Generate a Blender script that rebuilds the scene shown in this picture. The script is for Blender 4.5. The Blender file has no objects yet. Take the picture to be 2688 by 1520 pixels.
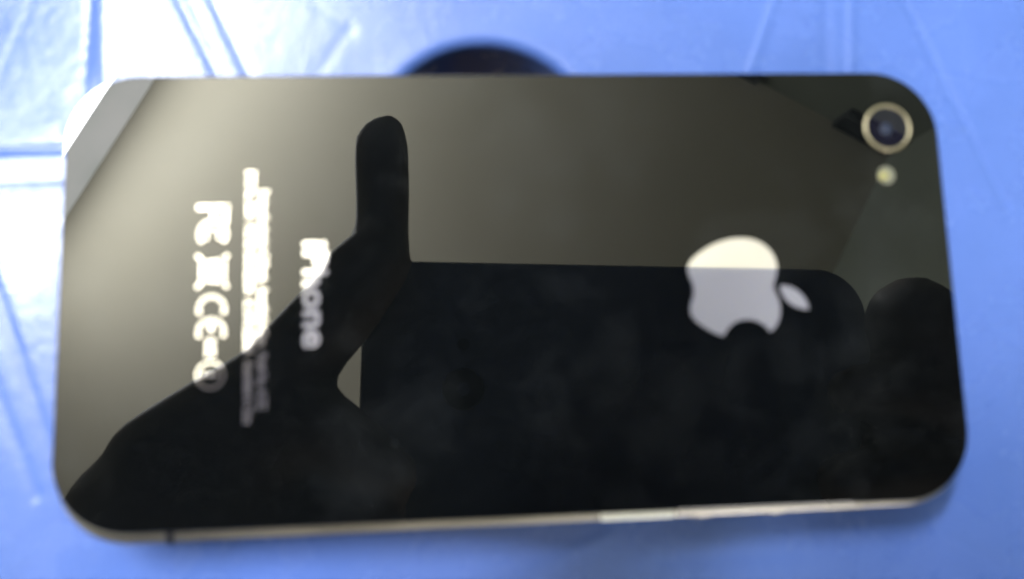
import bpy, bmesh, math, random
from mathutils import Vector, Matrix, Euler
from mathutils import noise as mnoise

random.seed(7)
SC = bpy.context.scene
COL = SC.collection
MM = 0.001

# ------------------------------------------------------------------ camera
GLASS_Z = 9.3                       # mm above the stool top
ROT = Matrix(((0.9976243982653272, -0.030850786245516057, 0.06159374135232646),
              (0.022883791348455536, 0.9917536024252624, 0.1260996596745397),
              (-0.06497608851927118, -0.12439059877879784, 0.9901035738023511)))   # phone -> camera axes
CAM = Vector((-7.7206, -12.4585, 97.5021 + GLASS_Z)) * MM
cam_data = bpy.data.cameras.new("camera")
cam = bpy.data.objects.new("camera", cam_data)
COL.objects.link(cam)
M = ROT.transposed().to_4x4()
M.translation = CAM
cam.matrix_world = M
cam_data.sensor_width = 36.0
cam_data.lens = 2030 / 2688 * 36.0
cam_data.clip_start = 0.002
cam_data.clip_end = 60
cam_data.dof.use_dof = True
cam_data.dof.focus_distance = 0.27
cam_data.dof.aperture_fstop = cam_data.lens * MM / 0.0019
SC.camera = cam

# ------------------------------------------------------------------ world, window daylight, exposure
world = bpy.data.worlds.new("World")
SC.world = world
world.use_nodes = True
world.node_tree.nodes["Background"].inputs[0].default_value = (0.75, 0.85, 1.0, 1)
world.node_tree.nodes["Background"].inputs[1].default_value = 0.15
SC.view_settings.view_transform = 'Standard'
SC.view_settings.look = 'None'
SC.view_settings.exposure = 0
SC.view_settings.gamma = 1
SC.cycles.use_denoising = True
SC.cycles.max_bounces = 10
SC.cycles.diffuse_bounces = 5
SC.cycles.caustics_reflective = False
SC.cycles.caustics_refractive = False
SC.cycles.sample_clamp_indirect = 10

RA = math.radians(-30)              # the room stands turned 30 degrees to the phone
ROOM = Matrix.Rotation(RA, 4, 'Z')
WU, EU, FV, BV = -1.37, 0.905, 1.385, -2.6      # the four walls
CZ, FZ = 2.409, -0.42                           # ceiling and floor
WIN = (-0.42, 1.15, 1.95, 2.212)                # v0 v1 z0 z1 of the high window
day = bpy.data.lights.new("window_daylight", 'AREA')
day.shape = 'RECTANGLE'
day.size = WIN[1] - WIN[0]
day.size_y = WIN[3] - WIN[2]
day.energy = 318
day.color = (0.95, 0.99, 1.0)
dl = bpy.data.objects.new("window_daylight", day)
COL.objects.link(dl)
TILT = math.radians(3)             # sunlit ground outside throws its light a little upward
dl.matrix_world = ROOM @ Matrix.Translation((WU - 0.003, (WIN[0] + WIN[1]) / 2, WIN[3])) @ Matrix.Rotation(-TILT, 4, 'Y') @ \
    Matrix.Translation((0, 0, -day.size_y / 2)) @ Matrix(((0, 0, -1, 0), (-1, 0, 0, 0), (0, 1, 0, 0), (0, 0, 0, 1)))
# dimmer fill lamp added in an unseen opening of the right-hand wall
FILL_GAP = (-1.65, -0.55, FZ, 1.25)
fill_data = bpy.data.lights.new("added_fill", 'AREA')
fill_data.shape = 'RECTANGLE'
fill_data.size = FILL_GAP[1] - FILL_GAP[0]
fill_data.size_y = FILL_GAP[3] - FILL_GAP[2]
fill_data.energy = 125
fill_data.color = (1.0, 0.97, 0.93)
fill_lamp = bpy.data.objects.new("added_fill", fill_data)
COL.objects.link(fill_lamp)
fill_lamp.matrix_world = ROOM @ Matrix.Translation((EU + 0.06, (FILL_GAP[0] + FILL_GAP[1]) / 2, (FILL_GAP[2] + FILL_GAP[3]) / 2)) @ \
    Matrix(((0, 0, 1, 0), (1, 0, 0, 0), (0, 1, 0, 0), (0, 0, 0, 1)))

# ------------------------------------------------------------------ helpers
def link(o, parent=None):
    COL.objects.link(o)
    if parent is not None:
        o.parent = parent
    return o

def mesh_obj(name, bm, mat, parent=None, smooth=True):
    me = bpy.data.meshes.new(name)
    bm.to_mesh(me)
    bm.free()
    if smooth:
        for p in me.polygons:
            p.use_smooth = True
    o = bpy.data.objects.new(name, me)
    if mat:
        me.materials.append(mat)
    return link(o, parent)

def empty(name, loc=(0, 0, 0), rotz=0.0):
    o = bpy.data.objects.new(name, None)
    o.empty_display_size = 0.02
    o.location = loc
    o.rotation_euler = (0, 0, rotz)
    return link(o)

def tag(o, label, cat, group=None):
    o["label"] = label
    o["category"] = cat
    if group:
        o["group"] = group
    return o

def struct(o):
    o["kind"] = "structure"
    return o

def add_box(bm, c, s, mat=None):
    r = bmesh.ops.create_cube(bm, size=1.0)
    m = Matrix.Translation(c) @ Matrix.Diagonal((s[0], s[1], s[2], 1))
    if mat is not None:
        m = mat @ m
    bmesh.ops.transform(bm, matrix=m, verts=r['verts'])
    return r['verts']

def loop_strip(bm, rings, close=True, cap0=False, cap1=False):
    vs = [[bm.verts.new(p) for p in r] for r in rings]
    n = len(vs[0])
    for a, b in zip(vs, vs[1:]):
        for i in range(n if close else n - 1):
            j = (i + 1) % n
            bm.faces.new((a[i], a[j], b[j], b[i]))
    if cap0:
        bm.faces.new(list(reversed(vs[0])))
    if cap1:
        bm.faces.new(vs[-1])
    return vs

def lathe(bm, prof, n=48, c=(0, 0, 0), cap0=False, cap1=False):
    rings = [[(c[0] + r * math.cos(2 * math.pi * i / n), c[1] + r * math.sin(2 * math.pi * i / n), c[2] + z)
              for i in range(n)] for r, z in prof]
    return loop_strip(bm, rings, True, cap0, cap1)

def rrect(w, h, r, n=14, cx=0, cy=0, ang=0.0):
    pts = []
    for k, (sx, sy) in enumerate(((1, 1), (-1, 1), (-1, -1), (1, -1))):
        for i in range(n + 1):
            a = math.pi / 2 * (k + i / n)
            pts.append((sx * (w / 2 - r) + r * math.cos(a), sy * (h / 2 - r) + r * math.sin(a)))
    ca, sa = math.cos(ang), math.sin(ang)
    return [(cx + x * ca - y * sa, cy + x * sa + y * ca) for x, y in pts]

def slab(bm, w, h, r, prof, cx=0, cy=0, ang=0.0, cap0=True, cap1=True):
    """prof: list of (inset, z) from bottom to top, all in mm"""
    rings = []
    for ins, z in prof:
        rings.append([(x * MM, y * MM, z * MM) for x, y in
                      rrect(w - 2 * ins, h - 2 * ins, max(r - ins, 0.3), 14, cx, cy, ang)])
    return loop_strip(bm, rings, True, cap0, cap1)

# ------------------------------------------------------------------ materials
def mat(name, base, rough=0.5, metal=0.0, ior=1.5, **kw):
    m = bpy.data.materials.new(name)
    m.use_nodes = True
    b = m.node_tree.nodes["Principled BSDF"]
    b.inputs["Base Color"].default_value = (*base, 1)
    b.inputs["Roughness"].default_value = rough
    b.inputs["Metallic"].default_value = metal
    b.inputs["IOR"].default_value = ior
    for k, v in kw.items():
        b.inputs[k].default_value = v
    return m, m.node_tree.nodes, m.node_tree.links, b

def noise_ramp(N, L, scale, stops, detail=4, rough=0.55, coord='Object', mapping=None):
    tc = N.new("ShaderNodeTexCoord")
    nz = N.new("ShaderNodeTexNoise")
    nz.inputs["Scale"].default_value = scale
    nz.inputs["Detail"].default_value = detail
    nz.inputs["Roughness"].default_value = rough
    if mapping:
        mp = N.new("ShaderNodeMapping")
        mp.inputs["Scale"].default_value = mapping
        L.new(tc.outputs[coord], mp.inputs[0])
        L.new(mp.outputs[0], nz.inputs["Vector"])
    else:
        L.new(tc.outputs[coord], nz.inputs["Vector"])
    rp = N.new("ShaderNodeValToRGB")
    el = rp.color_ramp.elements
    while len(el) < len(stops):
        el.new(0.5)
    for e, (p, c) in zip(el, stops):
        e.position = p
        e.color = (*c, 1) if len(c) == 3 else c
    L.new(nz.outputs["Fac"], rp.inputs["Fac"])
    return rp, nz

# black polished glass with greasy smears
GLASS, N, L, B = mat("black_glass", (0.0015, 0.0018, 0.002), 0.0, ior=1.385)
rp, nz = noise_ramp(N, L, 70, [(0.5, (0, 0, 0)), (0.82, (1, 1, 1))], detail=5, rough=0.6)
rp2, nz2 = noise_ramp(N, L, 520, [(0.5, (0, 0, 0)), (0.85, (1, 1, 1))], detail=3)
mm = N.new("ShaderNodeMath"); mm.operation = 'MULTIPLY_ADD'
L.new(rp2.outputs[0], mm.inputs[0]); mm.inputs[1].default_value = 0.25
L.new(rp.outputs[0], mm.inputs[2])
ms = N.new("ShaderNodeMath"); ms.operation = 'MULTIPLY'
L.new(mm.outputs[0], ms.inputs[0]); ms.inputs[1].default_value = 0.0068
df = N.new("ShaderNodeBsdfDiffuse")
df.inputs[0].default_value = (0.8, 0.88, 1.0, 1)
mx = N.new("ShaderNodeMixShader")
vo = N.new("ShaderNodeTexVoronoi"); vo.inputs["Scale"].default_value = 130
tcv = N.new("ShaderNodeTexCoord"); L.new(tcv.outputs["Object"], vo.inputs["Vector"])
sepc = N.new("ShaderNodeSeparateColor"); L.new(vo.outputs["Color"], sepc.inputs[0])
rad = N.new("ShaderNodeMath"); rad.operation = 'MULTIPLY_ADD'; L.new(sepc.outputs[0], rad.inputs[0]); rad.inputs[1].default_value = 0.16; rad.inputs[2].default_value = -0.105
dst = N.new("ShaderNodeMath"); dst.operation = 'LESS_THAN'; L.new(vo.outputs["Distance"], dst.inputs[0]); L.new(rad.outputs[0], dst.inputs[1])
dsm = N.new("ShaderNodeMath"); dsm.operation = 'MULTIPLY_ADD'; L.new(dst.outputs[0], dsm.inputs[0]); dsm.inputs[1].default_value = 0.014; L.new(ms.outputs[0], dsm.inputs[2])
L.new(dsm.outputs[0], mx.inputs[0]); L.new(B.outputs[0], mx.inputs[1]); L.new(df.outputs[0], mx.inputs[2])
L.new(mx.outputs[0], N["Material Output"].inputs[0])

PRINT, N, L, B = mat("mirror_print", (0.93, 0.9, 0.88), 0.04, 1.0)
df = N.new("ShaderNodeBsdfDiffuse"); df.inputs[0].default_value = (0.62, 0.6, 0.68, 1)
mx = N.new("ShaderNodeMixShader"); mx.inputs[0].default_value = 0.27
L.new(B.outputs[0], mx.inputs[1]); L.new(df.outputs[0], mx.inputs[2])
L.new(mx.outputs[0], N["Material Output"].inputs[0])

FINEPR, N, L, B = mat("fine_mirror_print", (0.93, 0.9, 0.88), 0.04, 1.0)
df = N.new("ShaderNodeBsdfDiffuse"); df.inputs[0].default_value = (0.62, 0.58, 0.64, 1)
mx = N.new("ShaderNodeMixShader"); mx.inputs[0].default_value = 0.09
L.new(B.outputs[0], mx.inputs[1]); L.new(df.outputs[0], mx.inputs[2])
L.new(mx.outputs[0], N["Material Output"].inputs[0])

STEEL, N, L, B = mat("brushed_steel", (0.62, 0.58, 0.5), 0.36, 1.0)
rp, nz = noise_ramp(N, L, 900, [(0.3, (0.16, 0.152, 0.138)), (0.7, (0.27, 0.255, 0.235))], mapping=(0.1, 1, 1))
L.new(rp.outputs[0], B.inputs["Base Color"])
GASKET, *_ = mat("black_gasket", (0.01, 0.01, 0.011), 0.5)
SPLITM, *_ = mat("split_plastic", (0.006, 0.007, 0.012), 0.9, ior=1.2)
RING, *_ = mat("champagne_ring", (0.27, 0.24, 0.17), 0.5, 1.0)
LENSM, N, L, B = mat("lens_glass", (0.004, 0.004, 0.008), 0.02, ior=1.5)
LENSI, *_ = mat("lens_coating", (0.01, 0.014, 0.032), 0.25, ior=1.45)
FLASHM, *_ = mat("flash_diffuser", (0.17, 0.155, 0.06), 0.4)
FLASHW, *_ = mat("flash_reflector", (0.09, 0.09, 0.07), 0.5)

# blue injection-moulded plastic
BLUE, N, L, B = mat("blue_plastic", (0.045, 0.1, 0.36), 0.22, ior=1.42)
rp, nz = noise_ramp(N, L, 45, [(0.3, (0.044, 0.086, 0.275)), (0.7, (0.054, 0.1, 0.32))], detail=6)
L.new(rp.outputs[0], B.inputs["Base Color"])
rr, nz = noise_ramp(N, L, 130, [(0.3, (0.2, 0.2, 0.2)), (0.75, (0.34, 0.34, 0.34))], detail=5)
L.new(rr.outputs[0], B.inputs["Roughness"])
tc = N.new("ShaderNodeTexCoord")
n1 = N.new("ShaderNodeTexNoise"); n1.inputs["Scale"].default_value = 650; n1.inputs["Detail"].default_value = 3
L.new(tc.outputs["Object"], n1.inputs["Vector"])
bp = N.new("ShaderNodeBump"); bp.inputs["Strength"].default_value = 0.25; bp.inputs["Distance"].default_value = 0.0002
L.new(n1.outputs["Fac"], bp.inputs["Height"]); L.new(bp.outputs[0], B.inputs["Normal"])

CEIL, N, L, B = mat("distemper_ceiling", (0.55, 0.53, 0.46), 0.9)
rp, nz = noise_ramp(N, L, 1.6, [(0.3, (0.51, 0.468, 0.365)), (0.7, (0.58, 0.535, 0.43))], detail=6)
L.new(rp.outputs[0], B.inputs["Base Color"])
WALL, N, L, B = mat("painted_wall", (0.4, 0.41, 0.36), 0.9)
rp, nz = noise_ramp(N, L, 2.2, [(0.3, (0.14, 0.15, 0.115)), (0.7, (0.19, 0.205, 0.155))], detail=6)
L.new(rp.outputs[0], B.inputs["Base Color"])
WHITEW, *_ = mat("whitewashed_wall", (0.74, 0.75, 0.7), 0.9)
GLOWM, N, L, B = mat("lintel_glow", (0.12, 0.12, 0.12), 0.9, ior=1.2)
rp, nz = noise_ramp(N, L, 5, [(0.3, (0.8, 0.84, 0.8)), (0.7, (1.0, 1.0, 0.97))], detail=6)
L.new(rp.outputs[0], B.inputs["Emission Color"])
B.inputs["Emission Strength"].default_value = 13.5  # glow added to brighten the lintel strip
FLOORM, N, L, B = mat("brown_floor", (0.12, 0.08, 0.05), 0.6)
rp, nz = noise_ramp(N, L, 9, [(0.3, (0.016, 0.02, 0.04)), (0.7, (0.08, 0.055, 0.04))], detail=8)
L.new(rp.outputs[0], B.inputs["Base Color"])
VENTM, *_ = mat("vent_iron", (0.012, 0.012, 0.014), 0.6)
FRAMEM, *_ = mat("window_paint", (0.5, 0.48, 0.42), 0.5)
ALU, N, L, B = mat("grey_aluminium", (0.2, 0.22, 0.225), 0.5)
BLACKP, *_ = mat("black_plastic", (0.012, 0.012, 0.012), 0.35)
SKIN, N, L, B = mat("skin", (0.16, 0.085, 0.055), 0.5)
rp, nz = noise_ramp(N, L, 60, [(0.3, (0.13, 0.085, 0.062)), (0.7, (0.19, 0.125, 0.09))])
L.new(rp.outputs[0], B.inputs["Base Color"])
SHIRTM, *_ = mat("unseen_bounce_shirt", (0.6, 0.55, 0.47), 0.9)  # unseen shirt, made pale to bounce light onto the stool
TROUM, *_ = mat("dark_trousers", (0.02, 0.02, 0.022), 0.9)
HAIRM, *_ = mat("black_hair", (0.008, 0.007, 0.006), 0.5)

# ------------------------------------------------------------------ the room (seen mirrored in the glass)
def room_box(name, u0, u1, v0, v1, z0, z1, m):
    bm = bmesh.new()
    add_box(bm, ((u0 + u1) / 2, (v0 + v1) / 2, (z0 + z1) / 2), (u1 - u0, v1 - v0, z1 - z0), ROOM)
    return mesh_obj(name, bm, m, smooth=False)

T = 0.08
struct(room_box("ceiling", WU - T, EU + T, BV - T, FV + T, CZ, CZ + 0.1, CEIL))
struct(room_box("floor", WU - T, EU + T, BV - T, FV + T, FZ - 0.1, FZ, FLOORM))
struct(room_box("wall_far", WU, EU, FV, FV + T, FZ, CZ, WALL))
struct(room_box("wall_near", WU, EU, BV - T, BV, FZ, CZ, WALL))
bm = bmesh.new()
for (a, b, c, d) in ((BV - T, FILL_GAP[0], FZ, CZ), (FILL_GAP[1], FV + T, FZ, CZ), (FILL_GAP[0], FILL_GAP[1], FILL_GAP[3], CZ)):  # wall pieces around the gap for the added fill lamp
    add_box(bm, (EU + T / 2, (a + b) / 2, (c + d) / 2), (T, b - a, d - c), ROOM)
struct(mesh_obj("wall_right", bm, WALL, smooth=False))
bm = bmesh.new()
v0, v1, z0, z1 = WIN
F0, F1 = z1 + 0.012, CZ - 0.012     # lintel strip above the window, made to glow
for (a, b, c, d) in ((BV - T, FV + T, FZ, z0), (BV - T, v0, z1, CZ), (v1, FV + T, z1, CZ), (BV - T, v0, z0, z1), (v1, FV + T, z0, z1)):
    add_box(bm, (WU - T / 2, (a + b) / 2, (c + d) / 2), (T, b - a, d - c), ROOM)
struct(mesh_obj("wall_left", bm, WHITEW, smooth=False))
# window frame in the opening
wt = empty("window")
tag(wt, "long white daylight window high under the ceiling, mirrored at the phone's corner", "window")
bm = bmesh.new()
e = 0.010
for (a, b, c, d) in ((v0, v1, z0, z0 + e), (v0, v1, z1 - e, z1), (v0, v0 + e, z0 + e, z1 - e), (v1 - e, v1, z0 + e, z1 - e)):
    add_box(bm, (WU - 0.03, (a + b) / 2, (c + d) / 2), (0.05, b - a, d - c), ROOM)
mesh_obj("frame", bm, FRAMEM, wt, smooth=False)
bm = bmesh.new()
add_box(bm, (WU - 0.02, (v0 + v1) / 2, (z1 + CZ) / 2), (0.03, v1 - v0, CZ - z1), ROOM)
mesh_obj("lintel_glow_strip", bm, GLOWM, wt, smooth=False)
# dark vents under the ceiling on the far wall
def vent(uc, w, zt, h, label):
    t = empty("air_vent")
    tag(t, label, "vent", "dark vents under the ceiling")
    bm = bmesh.new()
    y = FV - 0.012
    ring = lambda ins, d: [ROOM @ Vector((uc + sx * (w / 2 - ins), y + d, zt - h / 2 + sz * (h / 2 - ins)))
                           for sx, sz in ((-1, -1), (1, -1), (1, 1), (-1, 1))]
    loop_strip(bm, [ring(0, 0.01), ring(0, -0.012), ring(0.008, -0.012), ring(0.008, 0.006)], True, True, True)
    mesh_obj("casing", bm, VENTM, t, smooth=False)
    for k in range(3):
        bm = bmesh.new()
        add_box(bm, (uc, y - 0.002, zt - h * (0.25 + 0.25 * k)), (w - 0.02, 0.006, h * 0.06), ROOM)
        mesh_obj("slat", bm, VENTM, t, smooth=False)
vent(0.785, 0.21, 2.40, 0.125, "dark slot under the ceiling mirrored beside the camera ring")
vent(0.30, 0.17, 2.40, 0.045, "short dark slot mirrored at the phone's upper long edge")

# ------------------------------------------------------------------ the blue stool
HX, HY, HR = -3.5, 20.9, 15.9        # hole centre and radius, mm
RS = 152.0                           # stool radius
# grooves: (x0,y0,x1,y1,half width,depth) mm on the stool top
GROOVES = []
def _on(px, py):
    """point on the stool top behind a pixel of the 2575-wide view: used to lay out the pattern's true positions"""
    S = 2688 / 2575
    d = ROT.transposed() @ Vector(((px * S - 1344) / 2030, (760 - py * S) / 2030, -1))
    c = CAM / MM
    p = c + d * (-c.z / d.z)
    return p.x, p.y
def groove(a, b, w, dep, ext0=0.0, ext1=0.0):
    x0, y0 = _on(*a); x1, y1 = _on(*b)
    dx, dy = x1 - x0, y1 - y0
    GROOVES.append((x0 - dx * ext0, y0 - dy * ext0, x1 + dx * ext1, y1 + dy * ext1, w, dep))
groove((229, 0), (234, 185), 0.80, 0.275, 3, 0.5)
groove((300, 0), (303, 190), 0.58, 0.062, 3, 0.5)
groove((452, 0), (548, 190), 0.8, 0.26, 2, 0.6)
groove((535, 0), (625, 190), 0.75, 0.2, 2, 0.6)
groove((880, 72), (795, 190), 0.9, 0.05, 0, 1.5)
groove((772, 0), (880, 72), 0.87, 0.037, 3, 0)
groove((0, 379), (165, 374), 0.80, 0.275, 3, 0.6)
groove((0, 479), (160, 473), 0.62, 0.12, 3, 0.6)
groove((62, 0), (0, 150), 0.51, 0.031, 2, 2)
groove((0, 757), (109, 1078), 0.6, 0.192, 1, 0.3)
groove((0, 1009), (65, 1180), 0.6, 0.160, 1, 0.4)
groove((2333, 117), (2424, 302), 0.55, 0.224, 1, 1.2)
groove((1948, 0), (1893, 160), 0.6, -0.160, 1, 0.5)
groove((2142, 0), (2142, 182), 0.6, -0.208, 1, 0.5)
groove((2078, 60), (2080, 182), 0.7, 0.128, 1, 0.5)
groove((1310, 1456), (1480, 1370), 0.8, -0.1, 1, 0.3)
groove((2455, 1385), (2575, 1440), 0.7, -0.1, 0.6, 2)
groove((1700, 1400), (1990, 1392), 1.30, 0.062, 0.1, 0.1)
PANEL = [_on(229, 0)[0], _on(0, 379)[1]]       # corner panel, its surface leans away a little

def sst(e0, e1, x):
    t = min(1.0, max(0.0, (x - e0) / (e1 - e0)))
    return t * t * (3 - 2 * t)

def stool_z(x, y, r):
    z = 0.0
    for (x0, y0, x1, y1, w, dep) in GROOVES:
        dx, dy = x1 - x0, y1 - y0
        l2 = dx * dx + dy * dy
        t = ((x - x0) * dx + (y - y0) * dy) / l2
        if t < -0.05 or t > 1.05:
            continue
        t = min(1, max(0, t))
        q = (x - x0 - t * dx) ** 2 + (y - y0 - t * dy) ** 2
        if q < 9 * w * w:
            z -= dep * math.exp(-q / (w * w))
    # recessed corner panel
    a = sst(-0.4, 0.4, PANEL[0] - x) * sst(-0.4, 0.4, y - PANEL[1])
    if a > 0:
        z += a * (-0.05 + 0.06 * ((x - PANEL[0]) * 0.7 - (y - PANEL[1]) * 0.7))
    z += 0.05 * mnoise.noise(Vector((x * 0.06, y * 0.06, 3.1))) + 0.015 * mnoise.noise(Vector((x * 0.25, y * 0.25, 8.0)))
    # stay under the phone
    return z - 0.06

stool = empty("plastic_stool", (HX * MM, HY * MM, FZ))
tag(stool, "glossy blue plastic stool top with grooved pattern and round hole, under the phone", "stool")
NA = 1200
prof = []
for k in range(9):                                   # inner wall and lip of the hole
    pass
radii = [("in", HR - 0.4, -20.0), ("in", HR, -6.0)]
LIP = 1.7
for k in range(0, 9):
    a = math.pi / 2 * k / 9
    radii.append(("in", HR + LIP * (1 - math.cos(a)), -LIP * (1 - math.sin(a))))
r = HR + LIP
while r < 112:
    radii.append(("top", r, 0)); r += 0.55
while r < RS - 6:
    radii.append(("top", r, 0)); r += 3.0
for k in range(0, 7):
    a = math.pi / 2 * k / 6
    radii.append(("in", RS - 6 + 6 * math.sin(a), -6 * (1 - math.cos(a))))
radii.append(("in", RS + 1.5, -40))
radii.append(("in", RS - 1.0, -40))
radii.append(("in", RS - 3.0, -8))
radii.append(("in", RS - 8.0, -4.0))
radii.append(("in", HR + 8, -4.0))
radii.append(("in", HR + 2.4, -20.0))
radii.append(("in", HR - 0.4, -20.0))
verts, faces = [], []
cs = [(math.cos(2 * math.pi * i / NA), math.sin(2 * math.pi * i / NA)) for i in range(NA)]
for kind, r, z in radii:
    for c, s in cs:
        x, y = HX + r * c, HY + r * s
        if kind == "top":
            zz = stool_z(x, y, r) * sst(HR + LIP, HR + LIP + 3, r) * (1 - sst(RS - 14, RS - 7, r))
        else:
            zz = z
        verts.append((r * c * MM, r * s * MM, zz * MM - FZ))
for k in range(len(radii) - 1):
    for i in range(NA):
        j = (i + 1) % NA
        faces.append((k * NA + i, (k + 1) * NA + i, (k + 1) * NA + j, k * NA + j))
me = bpy.data.meshes.new("seat")
me.from_pydata(verts, [], faces)
me.update()
for p in me.polygons:
    p.use_smooth = True
me.materials.append(BLUE)
link(bpy.data.objects.new("seat", me), stool)
for k in range(4):
    a = math.pi / 4 + k * math.pi / 2
    bm = bmesh.new()
    rings = []
    for t in (0.0, 0.5, 1.0):
        rad = 0.118 + 0.045 * t
        z = (-FZ - 0.0042) * (1 - t)
        w = 0.032 - 0.008 * t
        c, s = math.cos(a), math.sin(a)
        rings.append([((rad * c + dx * c - dy * s), (rad * s + dx * s + dy * c), z)
                      for dx, dy in ((-w * .4, -w), (w * .4, -w * .8), (w * .4, w * .8), (-w * .4, w))])
    loop_strip(bm, rings, True, True, True)
    mesh_obj("leg", bm, BLUE, stool, smooth=False)

# ------------------------------------------------------------------ the black phone lying on the stool
phone = empty("smartphone", (0, 0, 0))
tag(phone, "black glass-backed phone lying face down on the blue stool", "phone")
GW, GH, GR = 114.4, 57.0, 8.9
bm = bmesh.new()
slab(bm, GW, GH, GR, [(0.5, 8.35), (0.05, 8.5), (0.0, 8.7), (0.0, 9.0), (0.08, 9.2), (0.22, 9.3)])
glass = mesh_obj("back_glass", bm, GLASS, phone)
def flat_caps(o):
    me = o.data
    for p in me.polygons:
        if abs(p.normal.z) > 0.995:
            p.use_smooth = False
    import bmesh as _b
    b = _b.new(); b.from_mesh(me)
    _b.ops.split_edges(b, edges=[e for e in b.edges if len(e.link_faces) == 2 and any(not f.smooth for f in e.link_faces)])
    b.to_mesh(me); b.free()
flat_caps(glass)
bm = bmesh.new()
slab(bm, GW, GH, GR, [(0.3, 0.02), (0.0, 0.2), (0.0, 0.7), (0.5, 0.95)])
flat_caps(mesh_obj("front_glass", bm, GLASS, phone))
bm = bmesh.new()
slab(bm, GW - 0.6, GH - 0.6, GR - .3, [(0, 0.9), (0, 8.45)], cap0=False, cap1=False)
mesh_obj("gasket", bm, GASKET, phone)
# steel band, sitting a little skewed under the glass
BA = math.radians(0.42)
BCX, BCY = 0.0, -0.72
def band_pts(ins, z, y_scale=1.0):
    return [(x * MM, y * MM, z * MM) for x, y in rrect(GW + 0.75 - 2 * ins, GH + 0.75 - 2 * ins, GR + .3 - ins, 14, BCX, BCY, BA)]
bm = bmesh.new()
loop_strip(bm, [band_pts(0.95, 1.3), band_pts(0.3, 1.3), band_pts(0.05, 1.5), band_pts(0.0, 2.2), band_pts(0.0, 7.2),
                band_pts(0.06, 7.85), band_pts(0.3, 8.1), band_pts(1.2, 8.14)])
band = mesh_obj("steel_band", bm, STEEL, phone)
def band_y(x):      # outer face of the lower long side, mm
    return BCY - (GH + 0.75) / 2 + math.sin(BA) * x
bm = bmesh.new()    # plastic split in the band
add_box(bm, (-43.5 * MM, (band_y(-43.5) + 0.55) * MM, 4.75 * MM), (0.8 * MM, 1.4 * MM, 7.05 * MM))
mesh_obj("band_split", bm, SPLITM, phone, smooth=False)
for x in (22.0, 31.5):
    bm = bmesh.new()
    lathe(bm, [(0.01, 0.25), (1.7, 0.25), (2.1, 0.18), (2.25, 0.08), (2.25, -0.2)], 32)
    for v in bm.verts:
        v.co = Vector((v.co.x, -v.co.z, v.co.y)) * MM + Vector((x, band_y(x), 5.6)) * MM
    mesh_obj("volume_button", bm, STEEL, phone)
bm = bmesh.new()
add_box(bm, (41.5 * MM, (band_y(41.5) - 0.1) * MM, 4.8 * MM), (5 * MM, 0.7 * MM, 2 * MM))
mesh_obj("mute_switch", bm, STEEL, phone, smooth=False)
# pale raised stretch of the band; its glint is painted in as colour
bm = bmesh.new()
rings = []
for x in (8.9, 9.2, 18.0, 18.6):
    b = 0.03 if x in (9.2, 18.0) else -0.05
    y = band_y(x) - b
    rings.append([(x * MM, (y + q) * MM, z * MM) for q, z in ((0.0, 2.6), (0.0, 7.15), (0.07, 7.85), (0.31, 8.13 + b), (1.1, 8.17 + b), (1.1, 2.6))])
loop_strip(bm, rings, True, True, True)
GLINT, *_ = mat("painted_glint", (0.9, 0.9, 0.86), 0.45, 0.35)
mesh_obj("glint_patch", bm, GLINT, phone, smooth=False)

# camera ring, lens, flash
CX, CY = 50.1, 20.6
ZG = GLASS_Z
bm = bmesh.new()
lathe(bm, [(2.84, -0.1), (2.86, 0.1), (2.92, 0.2), (3.05, 0.25), (3.18, 0.21), (3.28, 0.12), (3.31, -0.1)], 64)
for v in bm.verts:
    v.co = v.co * MM + Vector((CX, CY, ZG)) * MM
mesh_obj("camera_ring", bm, RING, phone)
bm = bmesh.new()
lathe(bm, [(2.86, -0.1), (2.84, 0.06)], 48, cap1=True)
for v in bm.verts:
    v.co = v.co * MM + Vector((CX, CY, ZG)) * MM
lens = mesh_obj("camera_lens", bm, LENSM, phone)
flat_caps(lens)
bm = bmesh.new()
lathe(bm, [(0.85, 0.05), (0.8, 0.07)], 32, cap1=True)
for v in bm.verts:
    v.co = v.co * MM + Vector((CX - 0.25, CY - 0.2, ZG)) * MM
mesh_obj("inner_lens", bm, LENSI, lens)
bm = bmesh.new()
lathe(bm, [(1.24, -0.05), (1.18, 0.03)], 32, cap1=True)
for v in bm.verts:
    v.co = v.co * MM + Vector((49.35, 14.05, ZG)) * MM
fl = mesh_obj("flash", bm, FLASHW, phone)
flat_caps(fl)
bm = bmesh.new()
lathe(bm, [(0.01, 0.09), (0.4, 0.08), (0.62, 0.035)], 20, cap0=True)
for v in bm.verts:
    v.co = v.co * MM + Vector((48.95, 13.95, ZG)) * MM
mesh_obj("flash_chip", bm, FLASHM, fl)

# ---------------- print on the glass: drawn in phone-upright axes, then turned a quarter turn clockwise
PZ = ZG + 0.025
def up2world(px, py, cx, cy):
    """upright (px right, py up) about (cx,cy) -> stool-top axes"""
    return (cx + py, cy - px)

def flat(polys, name, cx, cy, parent, m=None):
    bm = bmesh.new()
    for P in polys:
        vs = []
        for (a, b) in P:
            x, y = up2world(a, b, cx, cy)
            vs.append(bm.verts.new((x * MM, y * MM, PZ * MM)))
        try:
            bm.faces.new(vs)
        except ValueError:
            pass
    bmesh.ops.recalc_face_normals(bm, faces=bm.faces)
    for f in bm.faces:
        if f.normal.z < 0:
            f.normal_flip()
    bmesh.ops.triangulate(bm, faces=[f for f in bm.faces if len(f.verts) > 4])
    return mesh_obj(name, bm, m or PRINT, parent, smooth=False)

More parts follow.
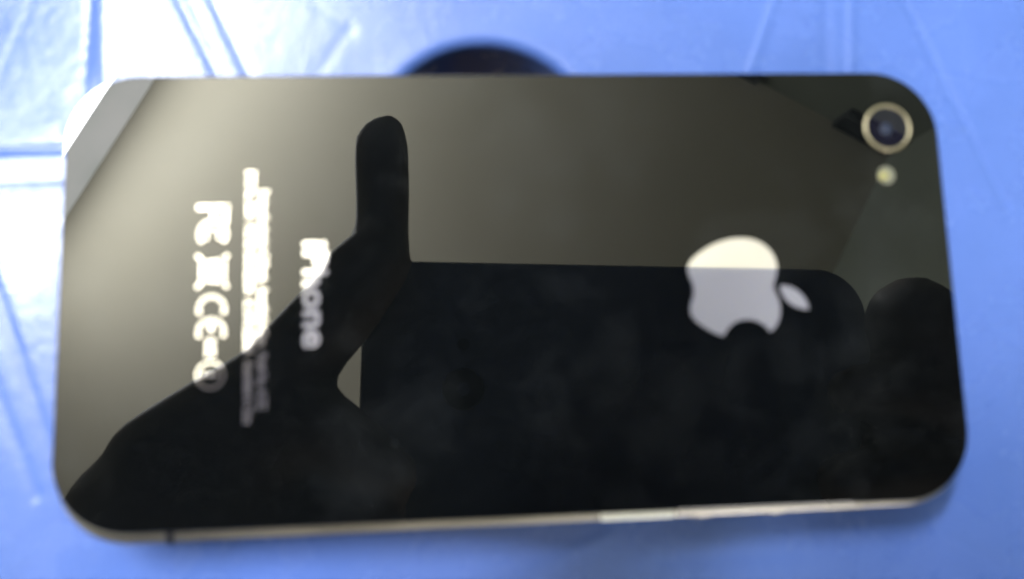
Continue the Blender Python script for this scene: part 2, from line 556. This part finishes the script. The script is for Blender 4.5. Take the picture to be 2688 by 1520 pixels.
def parse_path(s):
    import re
    tok = re.findall(r'[A-Za-z]|-?\d*\.?\d+', s)
    i, cur, polys, P, cmd = 0, (0, 0), [], [], None
    def num():
        nonlocal i
        v = float(tok[i]); i += 1
        return v
    while i < len(tok):
        if tok[i].isalpha():
            cmd = tok[i]; i += 1
            if cmd in 'zZ':
                polys.append(P); P = []
                continue
        if cmd in 'Mm':
            cur = (num(), num()); P = [cur]
        else:
            c = [(cur[0] + num(), cur[1] + num()) for _ in range(3)]
            for k in range(1, 13):
                t = k / 12
                a, b2, c2, d = (1 - t) ** 3, 3 * t * (1 - t) ** 2, 3 * t * t * (1 - t), t ** 3
                P.append((a * cur[0] + b2 * c[0][0] + c2 * c[1][0] + d * c[2][0],
                          a * cur[1] + b2 * c[0][1] + c2 * c[1][1] + d * c[2][1]))
            cur = c[2]
    return polys
FRUIT = ("M12.152 6.896c-.948 0 -2.415 -1.078 -3.96 -1.04 -2.04 .027 -3.91 1.183 -4.961 3.014 -2.117 3.675 -.546 9.103 1.519 12.09 "
         "1.013 1.454 2.208 3.09 3.792 3.039 1.52 -.065 2.09 -.987 3.935 -.987 1.831 0 2.35 .987 3.96 .948 1.637 -.026 2.676 -1.48 "
         "3.676 -2.948 1.156 -1.688 1.636 -3.325 1.662 -3.415 -.039 -.013 -3.182 -1.221 -3.22 -4.857 -.026 -3.04 2.48 -4.494 2.597 "
         "-4.559 -1.429 -2.09 -3.623 -2.324 -4.39 -2.376 -2 -.156 -3.675 1.09 -4.61 1.09z"
         "M15.53 3.83c.843 -1.012 1.4 -2.427 1.245 -3.83 -1.207 .052 -2.662 .805 -3.532 1.818 -.78 .896 -1.454 2.338 -1.273 3.714 "
         "1.338 .104 2.715 -.688 3.559 -1.701z")
k = 0.655
polys = []
for P in parse_path(FRUIT):
    Q = []
    for (a, b) in P:
        q = ((a - 11.6) * k, (24 - b) * k)
        if not Q or (abs(q[0] - Q[-1][0]) + abs(q[1] - Q[-1][1])) > 1e-4:
            Q.append(q)
    if abs(Q[0][0] - Q[-1][0]) + abs(Q[0][1] - Q[-1][1]) < 1e-3:
        Q.pop()
    polys.append(Q)
logo = flat([polys[0]], "logo", 21.55, -0.25, glass)
flat([polys[1]], "logo_leaf", 21.55, -0.25, logo)

def text(body, name, y_top, y_bot, x_base, cap, parent, offset=0.0, m=None):
    """reads downwards in the picture from y_top to y_bot, capitals point to +x"""
    cu = bpy.data.curves.new(name, 'FONT')
    cu.body = body
    cu.size = 1.0
    cu.offset = offset
    cu.resolution_u = 3
    tmp = bpy.data.objects.new(name, cu)
    COL.objects.link(tmp)
    dg = bpy.context.evaluated_depsgraph_get()
    me = bpy.data.meshes.new_from_object(tmp.evaluated_get(dg))
    bpy.data.objects.remove(tmp)
    bpy.data.curves.remove(cu)
    xs = [v.co.x for v in me.vertices]
    x0, x1 = min(xs), max(xs)
    sx = (y_top - y_bot) / (x1 - x0)
    sy = cap / 0.7
    for v in me.vertices:
        a, b = (v.co.x - x0) * sx, v.co.y * sy
        v.co = Vector(((x_base + b) * MM, (y_top - a) * MM, PZ * MM))
    me.name = name
    me.materials.clear()
    me.materials.append(m or PRINT)
    return link(bpy.data.objects.new(name, me), parent)

text("iPhone", "lettering", 6.5, -6.95, -27.45, 2.95, glass, 0.022)
text("Designed by Apple in California   Assembled in China   Model No.: A1332", "lettering",
     13.2, -14.3, -33.0, 1.18, glass, 0.026, FINEPR)
text("EMC No.: 380A   FCC ID: BCG-E2380A   IC: 579C-E2380A   Assembled in China", "lettering",
     15.7, -16.0, -34.65, 1.18, glass, 0.026, FINEPR)

# regulatory marks
def ribbon(P, w):
    out = []
    for (a, b) in zip(P, P[1:]):
        dx, dy = b[0] - a[0], b[1] - a[1]
        l = math.hypot(dx, dy) or 1
        nx, ny = -dy / l * w / 2, dx / l * w / 2
        ex, ey = dx / l * w * 0.2, dy / l * w * 0.2
        out.append([(a[0] - ex + nx, a[1] - ey + ny), (a[0] - ex - nx, a[1] - ey - ny), (b[0] + ex - nx, b[1] + ey - ny), (b[0] + ex + nx, b[1] + ey + ny)])
    return out
def arc(cx, cy, r, a0, a1, n=14):
    return [(cx + r * math.cos(math.radians(a0 + (a1 - a0) * i / n)), cy + r * math.sin(math.radians(a0 + (a1 - a0) * i / n))) for i in range(n + 1)]
IX = -40.55          # baseline of the row of marks
def mark(polys, name, y):
    return flat(polys, name, IX, y, glass, FINEPR)
h = 3.7
F = ribbon([(0, 0), (0, h)], .62) + ribbon([(0, h - .3), (2.0, h - .3)], .62) + ribbon([(0, h * .52), (1.5, h * .52)], .6)
F += ribbon(arc(3.4, h / 2, 1.65, 55, 305), 0.508) + ribbon(arc(3.6, h / 2, .8, 60, 300, 10), 0.410)
mark(F, "radio_mark", 11.1)
Bn = ribbon([(.2, 0), (4.2, h)], .4) + ribbon([(.2, h), (4.2, 0)], .4)
Bn += ribbon([(.9, h * .83), (3.5, h * .83), (3.2, .6), (1.2, .6), (.9, h * .83)], .45)
Bn += ribbon([(.6, h * .88), (3.8, h * .88)], .5) + ribbon([(1.2, 1.2), (3.2, 1.2)], .5) + ribbon([(1.1, 2.1), (3.3, 2.1)], .5)
mark(Bn, "bin_mark", 5.15)
C1 = ribbon(arc(1.9, h / 2, 1.55, 72, 288), 0.492)
mark(C1, "conformity_mark", 0.0 + 0.1)
E1 = ribbon(arc(1.9, h / 2, 1.55, 72, 288), 0.492) + ribbon([(.5, h / 2), (1.7, h / 2)], .55)
mark(E1, "conformity_mark", -2.75)
text("0682", "lettering", -5.45, -7.7, IX + 1.25, 1.15, glass, 0.02, FINEPR)
A1 = ribbon(arc(1.75, h / 2, 1.6, 0, 360, 24), 0.279) + ribbon([(1.75, h * .44), (1.75, h * .72)], .45) + ribbon([(1.75, h * .27), (1.75, h * .33)], .45)
mark(A1, "alert_mark", -8.2)

# ------------------------------------------------------------------ the phone that takes the picture, held above
held = empty("held_phone", CAM)
held.rotation_euler = ROT.transposed().to_euler()
tag(held, "grey phone held above in two hands, mirrored dark in the black glass", "phone")
PX0, PX1, PY1, PY0 = -25.8, 111.6, 33.6, -34.6
W2, H2 = PX1 - PX0, PY1 - PY0
hx, hy = (PX0 + PX1) / 2, (PY0 + PY1) / 2
BZ = 2.2                              # back plate this far behind the lens, mm
bm = bmesh.new()
slab(bm, W2, H2, 13.0, [(0.6, BZ), (0.1, BZ + 0.6), (0.0, BZ + 2), (0.0, BZ + 6), (0.5, BZ + 7.5)], hx, hy)
hb = mesh_obj("shell", bm, ALU, held)
flat_caps(hb)
bm = bmesh.new()
lathe(bm, [(1.7, BZ - .05), (4.9, BZ - .05), (5.4, BZ - .02), (5.4, BZ + 0.3)], 48)
for v in bm.verts:
    v.co *= MM
mesh_obj("lens_surround", bm, BLACKP, held)
bm = bmesh.new()
slab(bm, W2 - 8, H2 - 4, 6, [(0, BZ + 7.55), (0, BZ + 7.7)], hx, hy)
mesh_obj("screen", bm, BLACKP, held, smooth=False)
bm = bmesh.new()
lathe(bm, [(0.01, BZ - .06), (1.6, BZ - .06)], 20, (0, 11.5, 0))
for v in bm.verts:
    v.co *= MM
mesh_obj("flash", bm, BLACKP, held)

# ------------------------------------------------------------------ the person holding it, kneeling at the stool
CM = cam.matrix_world.copy()
def cl(x, y, z):                      # mm in the held phone's axes -> world
    return CM @ (Vector((x, y, z)) * MM)

def capsule(bm, a, b, ra, rb, n=14):
    a, b = Vector(a), Vector(b)
    ax = b - a
    l = ax.length
    q = Vector((0, 0, 1)).rotation_difference(ax.normalized()).to_matrix() if l > 1e-6 else Matrix.Identity(3)
    prof = []
    for k in range(7):
        t = -math.pi / 2 + math.pi / 2 * k / 6
        prof.append((ra * math.cos(t), ra * math.sin(t)))
    for k in range(7):
        t = math.pi / 2 * k / 6
        prof.append((rb * math.cos(t), l + rb * math.sin(t)))
    rings = []
    for r, z in prof:
        r = max(r, 1e-5)
        rings.append([a + q @ Vector((r * math.cos(2 * math.pi * i / n), r * math.sin(2 * math.pi * i / n), z)) for i in range(n)])
    loop_strip(bm, rings, True, True, True)

def chain(bm, pts):
    for (p, r), (p2, r2) in zip(pts, pts[1:]):
        capsule(bm, p, p2, r, r2)

def remesh(o, vox, sm=6):
    m = o.modifiers.new("one_surface", 'REMESH')
    m.mode = 'VOXEL'
    m.voxel_size = vox
    m.use_smooth_shade = True
    s = o.modifiers.new("soften", 'SMOOTH')
    s.iterations = sm
    s.factor = 0.5

person = empty("person", (0, -0.62, FZ))
tag(person, "person kneeling by the stool holding a phone up, mirrored as dark hands in the glass", "person")
person_inv = Matrix.Translation((0, 0.62, -FZ))
def pobj(name, bm, m, vox, sm=6):
    bmesh.ops.transform(bm, matrix=person_inv, verts=bm.verts)
    o = mesh_obj(name, bm, m, person)
    remesh(o, vox, sm)
    return o
mm_ = MM
bm = bmesh.new()
HEAD = Vector((0.0, -0.43, 0.72))
NECK = Vector((0.0, -0.52, 0.545))
# hand that holds the left end: wrist, palm, bent fingers, one pointing past the phone's upper edge
lw, lp = cl(-66, -82, 10), cl(-58, -40, 12)
def fing(pts):
    chain(bm, [(cl(*p), r * mm_) for p, r in pts])
fing([((-66, -82, 10), 24), ((-60, -50, 12), 27), ((-57, -32, 10), 27)])
fing([((-54, -50, 14), 24), ((-48, -28, 12), 20)])
fing([((-86, -62, 8), 20), ((-74, -31, 5), 19), ((-69, -24, 2), 17)]);fing([((-69.8, -17.2, -3), 12.3), ((-61, -11.5, -2), 12.8), ((-50, -4.5, -2), 13)])
fing([((-56, -16, 2), 13), ((-43, 3, -6), 10.5), ((-30, 18, -9), 10), ((-21.5, 30, -8), 8.6)])            # bent middle finger
fing([((-46, 2, 2), 9), ((-30, 18, 0), 8), ((-20.6, 33, -4), 7.0), ((-20.9, 48, -6), 7.4), ((-21.6, 62.5, -6), 7.4)]);fing([((-21, 31.5, -8), 7.6), ((-27, 28.3, -8.5), 7.6)]);fing([((-18.2, 60, -9), 4.2), ((-18.8, 66.6, -9), 3.4)])   # pointing finger
fing([((-54, -24, 0), 13), ((-41, -9, -7), 11), ((-31, -11.5, -8), 9.0), ((-18, -21, -6.5), 7.5)])                  # ring finger
fing([((-54, -38, 2), 11), ((-42, -32, -5), 8), ((-28, -34, -7), 7), ((-17, -36, -6), 6.5)])
fing([((-52, -40, 18), 12), ((-36, -30, 19), 10.5), ((-20, -22, 18), 9), ((-6, -16, 17.5), 8)])        # thumb on the screen side
# hand at the right end
fing([((150, -88, 10), 24), ((146, -52, 12), 27), ((142, -34, 10), 25)])
fing([((150, -30, 8), 19), ((142, -12, 4), 18), ((130, 2, -2), 16), ((119.5, 16.5, -6), 12.8)])
fing([((140, -24, 2), 13), ((128, -8, -6), 10), ((114, -2, -8), 8.5), ((100, -2, -6.5), 7.5)])
fing([((120, 0, 2), 12), ((118, -20, 3), 14), ((138, -32, 1), 12), ((124, -24, -6), 9.5), ((108, -22, -8), 8.2), ((94, -24, -6.5), 7.3)])
fing([((138, -40, 2), 11), ((122, -40, -5), 8), ((106, -40, -7), 7), ((98, -38, -6), 6.5)])
fing([((140, -42, 18), 12), ((124, -30, 19), 10.5), ((106, -20, 18), 9), ((94, -12, 17.5), 8)])
# arms, trunk, head, legs
LW, RW = cl(-66, -82, 10), cl(150, -88, 10)
LE, RE = Vector((-0.24, -0.40, 0.16)), Vector((0.30, -0.40, 0.16))
LS, RS_ = Vector((-0.19, -0.55, 0.44)), Vector((0.19, -0.55, 0.44))
chain(bm, [(LW, .023), (LE, .040), (LS, .052)])
chain(bm, [(RW, .023), (RE, .040), (RS_, .052)])
chain(bm, [(LS, .06), (NECK - Vector((0, 0, .07)), .07), (RS_, .06)])
HIP = Vector((0, -0.68, -0.12))
for s in (-1, 1):
    chain(bm, [(NECK + Vector((s * .07, -.01, -.10)), .10), (Vector((s * .06, -.62, .12)), .105), (HIP + Vector((s * .07, 0, 0)), .115)])
    chain(bm, [(HIP + Vector((s * .09, 0, -.02)), .10), (Vector((s * .13, -.33, FZ + .075)), .062)])
    chain(bm, [(Vector((s * .13, -.33, FZ + .07)), .058), (Vector((s * .11, -.66, FZ + .06)), .052), (Vector((s * .10, -.80, FZ + .045)), .036), (Vector((s * .10, -.90, FZ + .03)), .028)])
chain(bm, [(NECK - Vector((0, 0, .06)), .062), (NECK + Vector((0, .03, .06)), .056)])
tilt = Vector((0, 0.72, -0.69)).normalized()      # looks down at the stool
upv = Vector((0, 0.69, 0.72))
chain(bm, [(HEAD - tilt * .03, .088), (HEAD + upv * .02 - tilt * .01, .086)])
chain(bm, [(HEAD + tilt * .02, .076), (HEAD - upv * .085 + tilt * .045, .045)])
capsule(bm, HEAD + tilt * .085 - upv * .005, HEAD + tilt * .105 - upv * .035, .010, .015)
for s in (-1, 1):
    sx = Vector((1, 0, 0)) * s
    capsule(bm, HEAD + sx * .088 + upv * .012 - tilt * .01, HEAD + sx * .086 - upv * .03 - tilt * .005, .014, .010)
    capsule(bm, HEAD + sx * .018 + tilt * .082 + upv * .022, HEAD + sx * .05 + tilt * .066 + upv * .02, .013, .013)
    capsule(bm, HEAD + sx * .002 + tilt * .083 - upv * .066, HEAD + sx * .022 + tilt * .074 - upv * .064, .008, .006)
pobj("body", bm, SKIN, 0.0028, 6)
# eyes, hair, clothes
for s in (-1, 1):
    bm = bmesh.new()
    c = HEAD + Vector((s * .033, 0, 0)) + tilt * .079 + upv * .006
    bmesh.ops.create_uvsphere(bm, u_segments=16, v_segments=10, radius=.0115)
    bmesh.ops.transform(bm, matrix=person_inv @ Matrix.Translation(c), verts=bm.verts)
    mesh_obj("eye", bm, FLASHW, person)
bm = bmesh.new()
chain(bm, [(HEAD - tilt * .045, .089), (HEAD + upv * .03 - tilt * .022, .091)])
chain(bm, [(HEAD - tilt * .05, .086), (HEAD - tilt * .055 - upv * .05, .072)])
pobj("hair", bm, HAIRM, 0.006, 3)
bm = bmesh.new()
def mixv(a, b, t):
    return a.lerp(b, t)
for w_, e_, s_ in ((LW, LE, LS), (RW, RE, RS_)):
    chain(bm, [(mixv(w_, e_, .22), .034), (e_, .050), (s_, .066)])
chain(bm, [(LS, .072), (NECK - Vector((0, 0, .075)), .08), (RS_, .072)])
for s in (-1, 1):
    chain(bm, [(NECK + Vector((s * .07, -.01, -.10)), .112), (Vector((s * .06, -.62, .12)), .118), (HIP + Vector((s * .07, 0, 0.06)), .126)])
pobj("unseen_shirt", bm, SHIRTM, 0.007, 4)
bm = bmesh.new()
for s in (-1, 1):
    chain(bm, [(HIP + Vector((s * .07, 0, .02)), .124), (HIP + Vector((s * .09, 0, -.02)), .112), (Vector((s * .13, -.33, FZ + .08)), .074)])
    chain(bm, [(Vector((s * .13, -.33, FZ + .078)), .072), (Vector((s * .11, -.66, FZ + .066)), .062), (Vector((s * .10, -.78, FZ + .052)), .046)])
pobj("trousers", bm, TROUM, 0.008, 4)
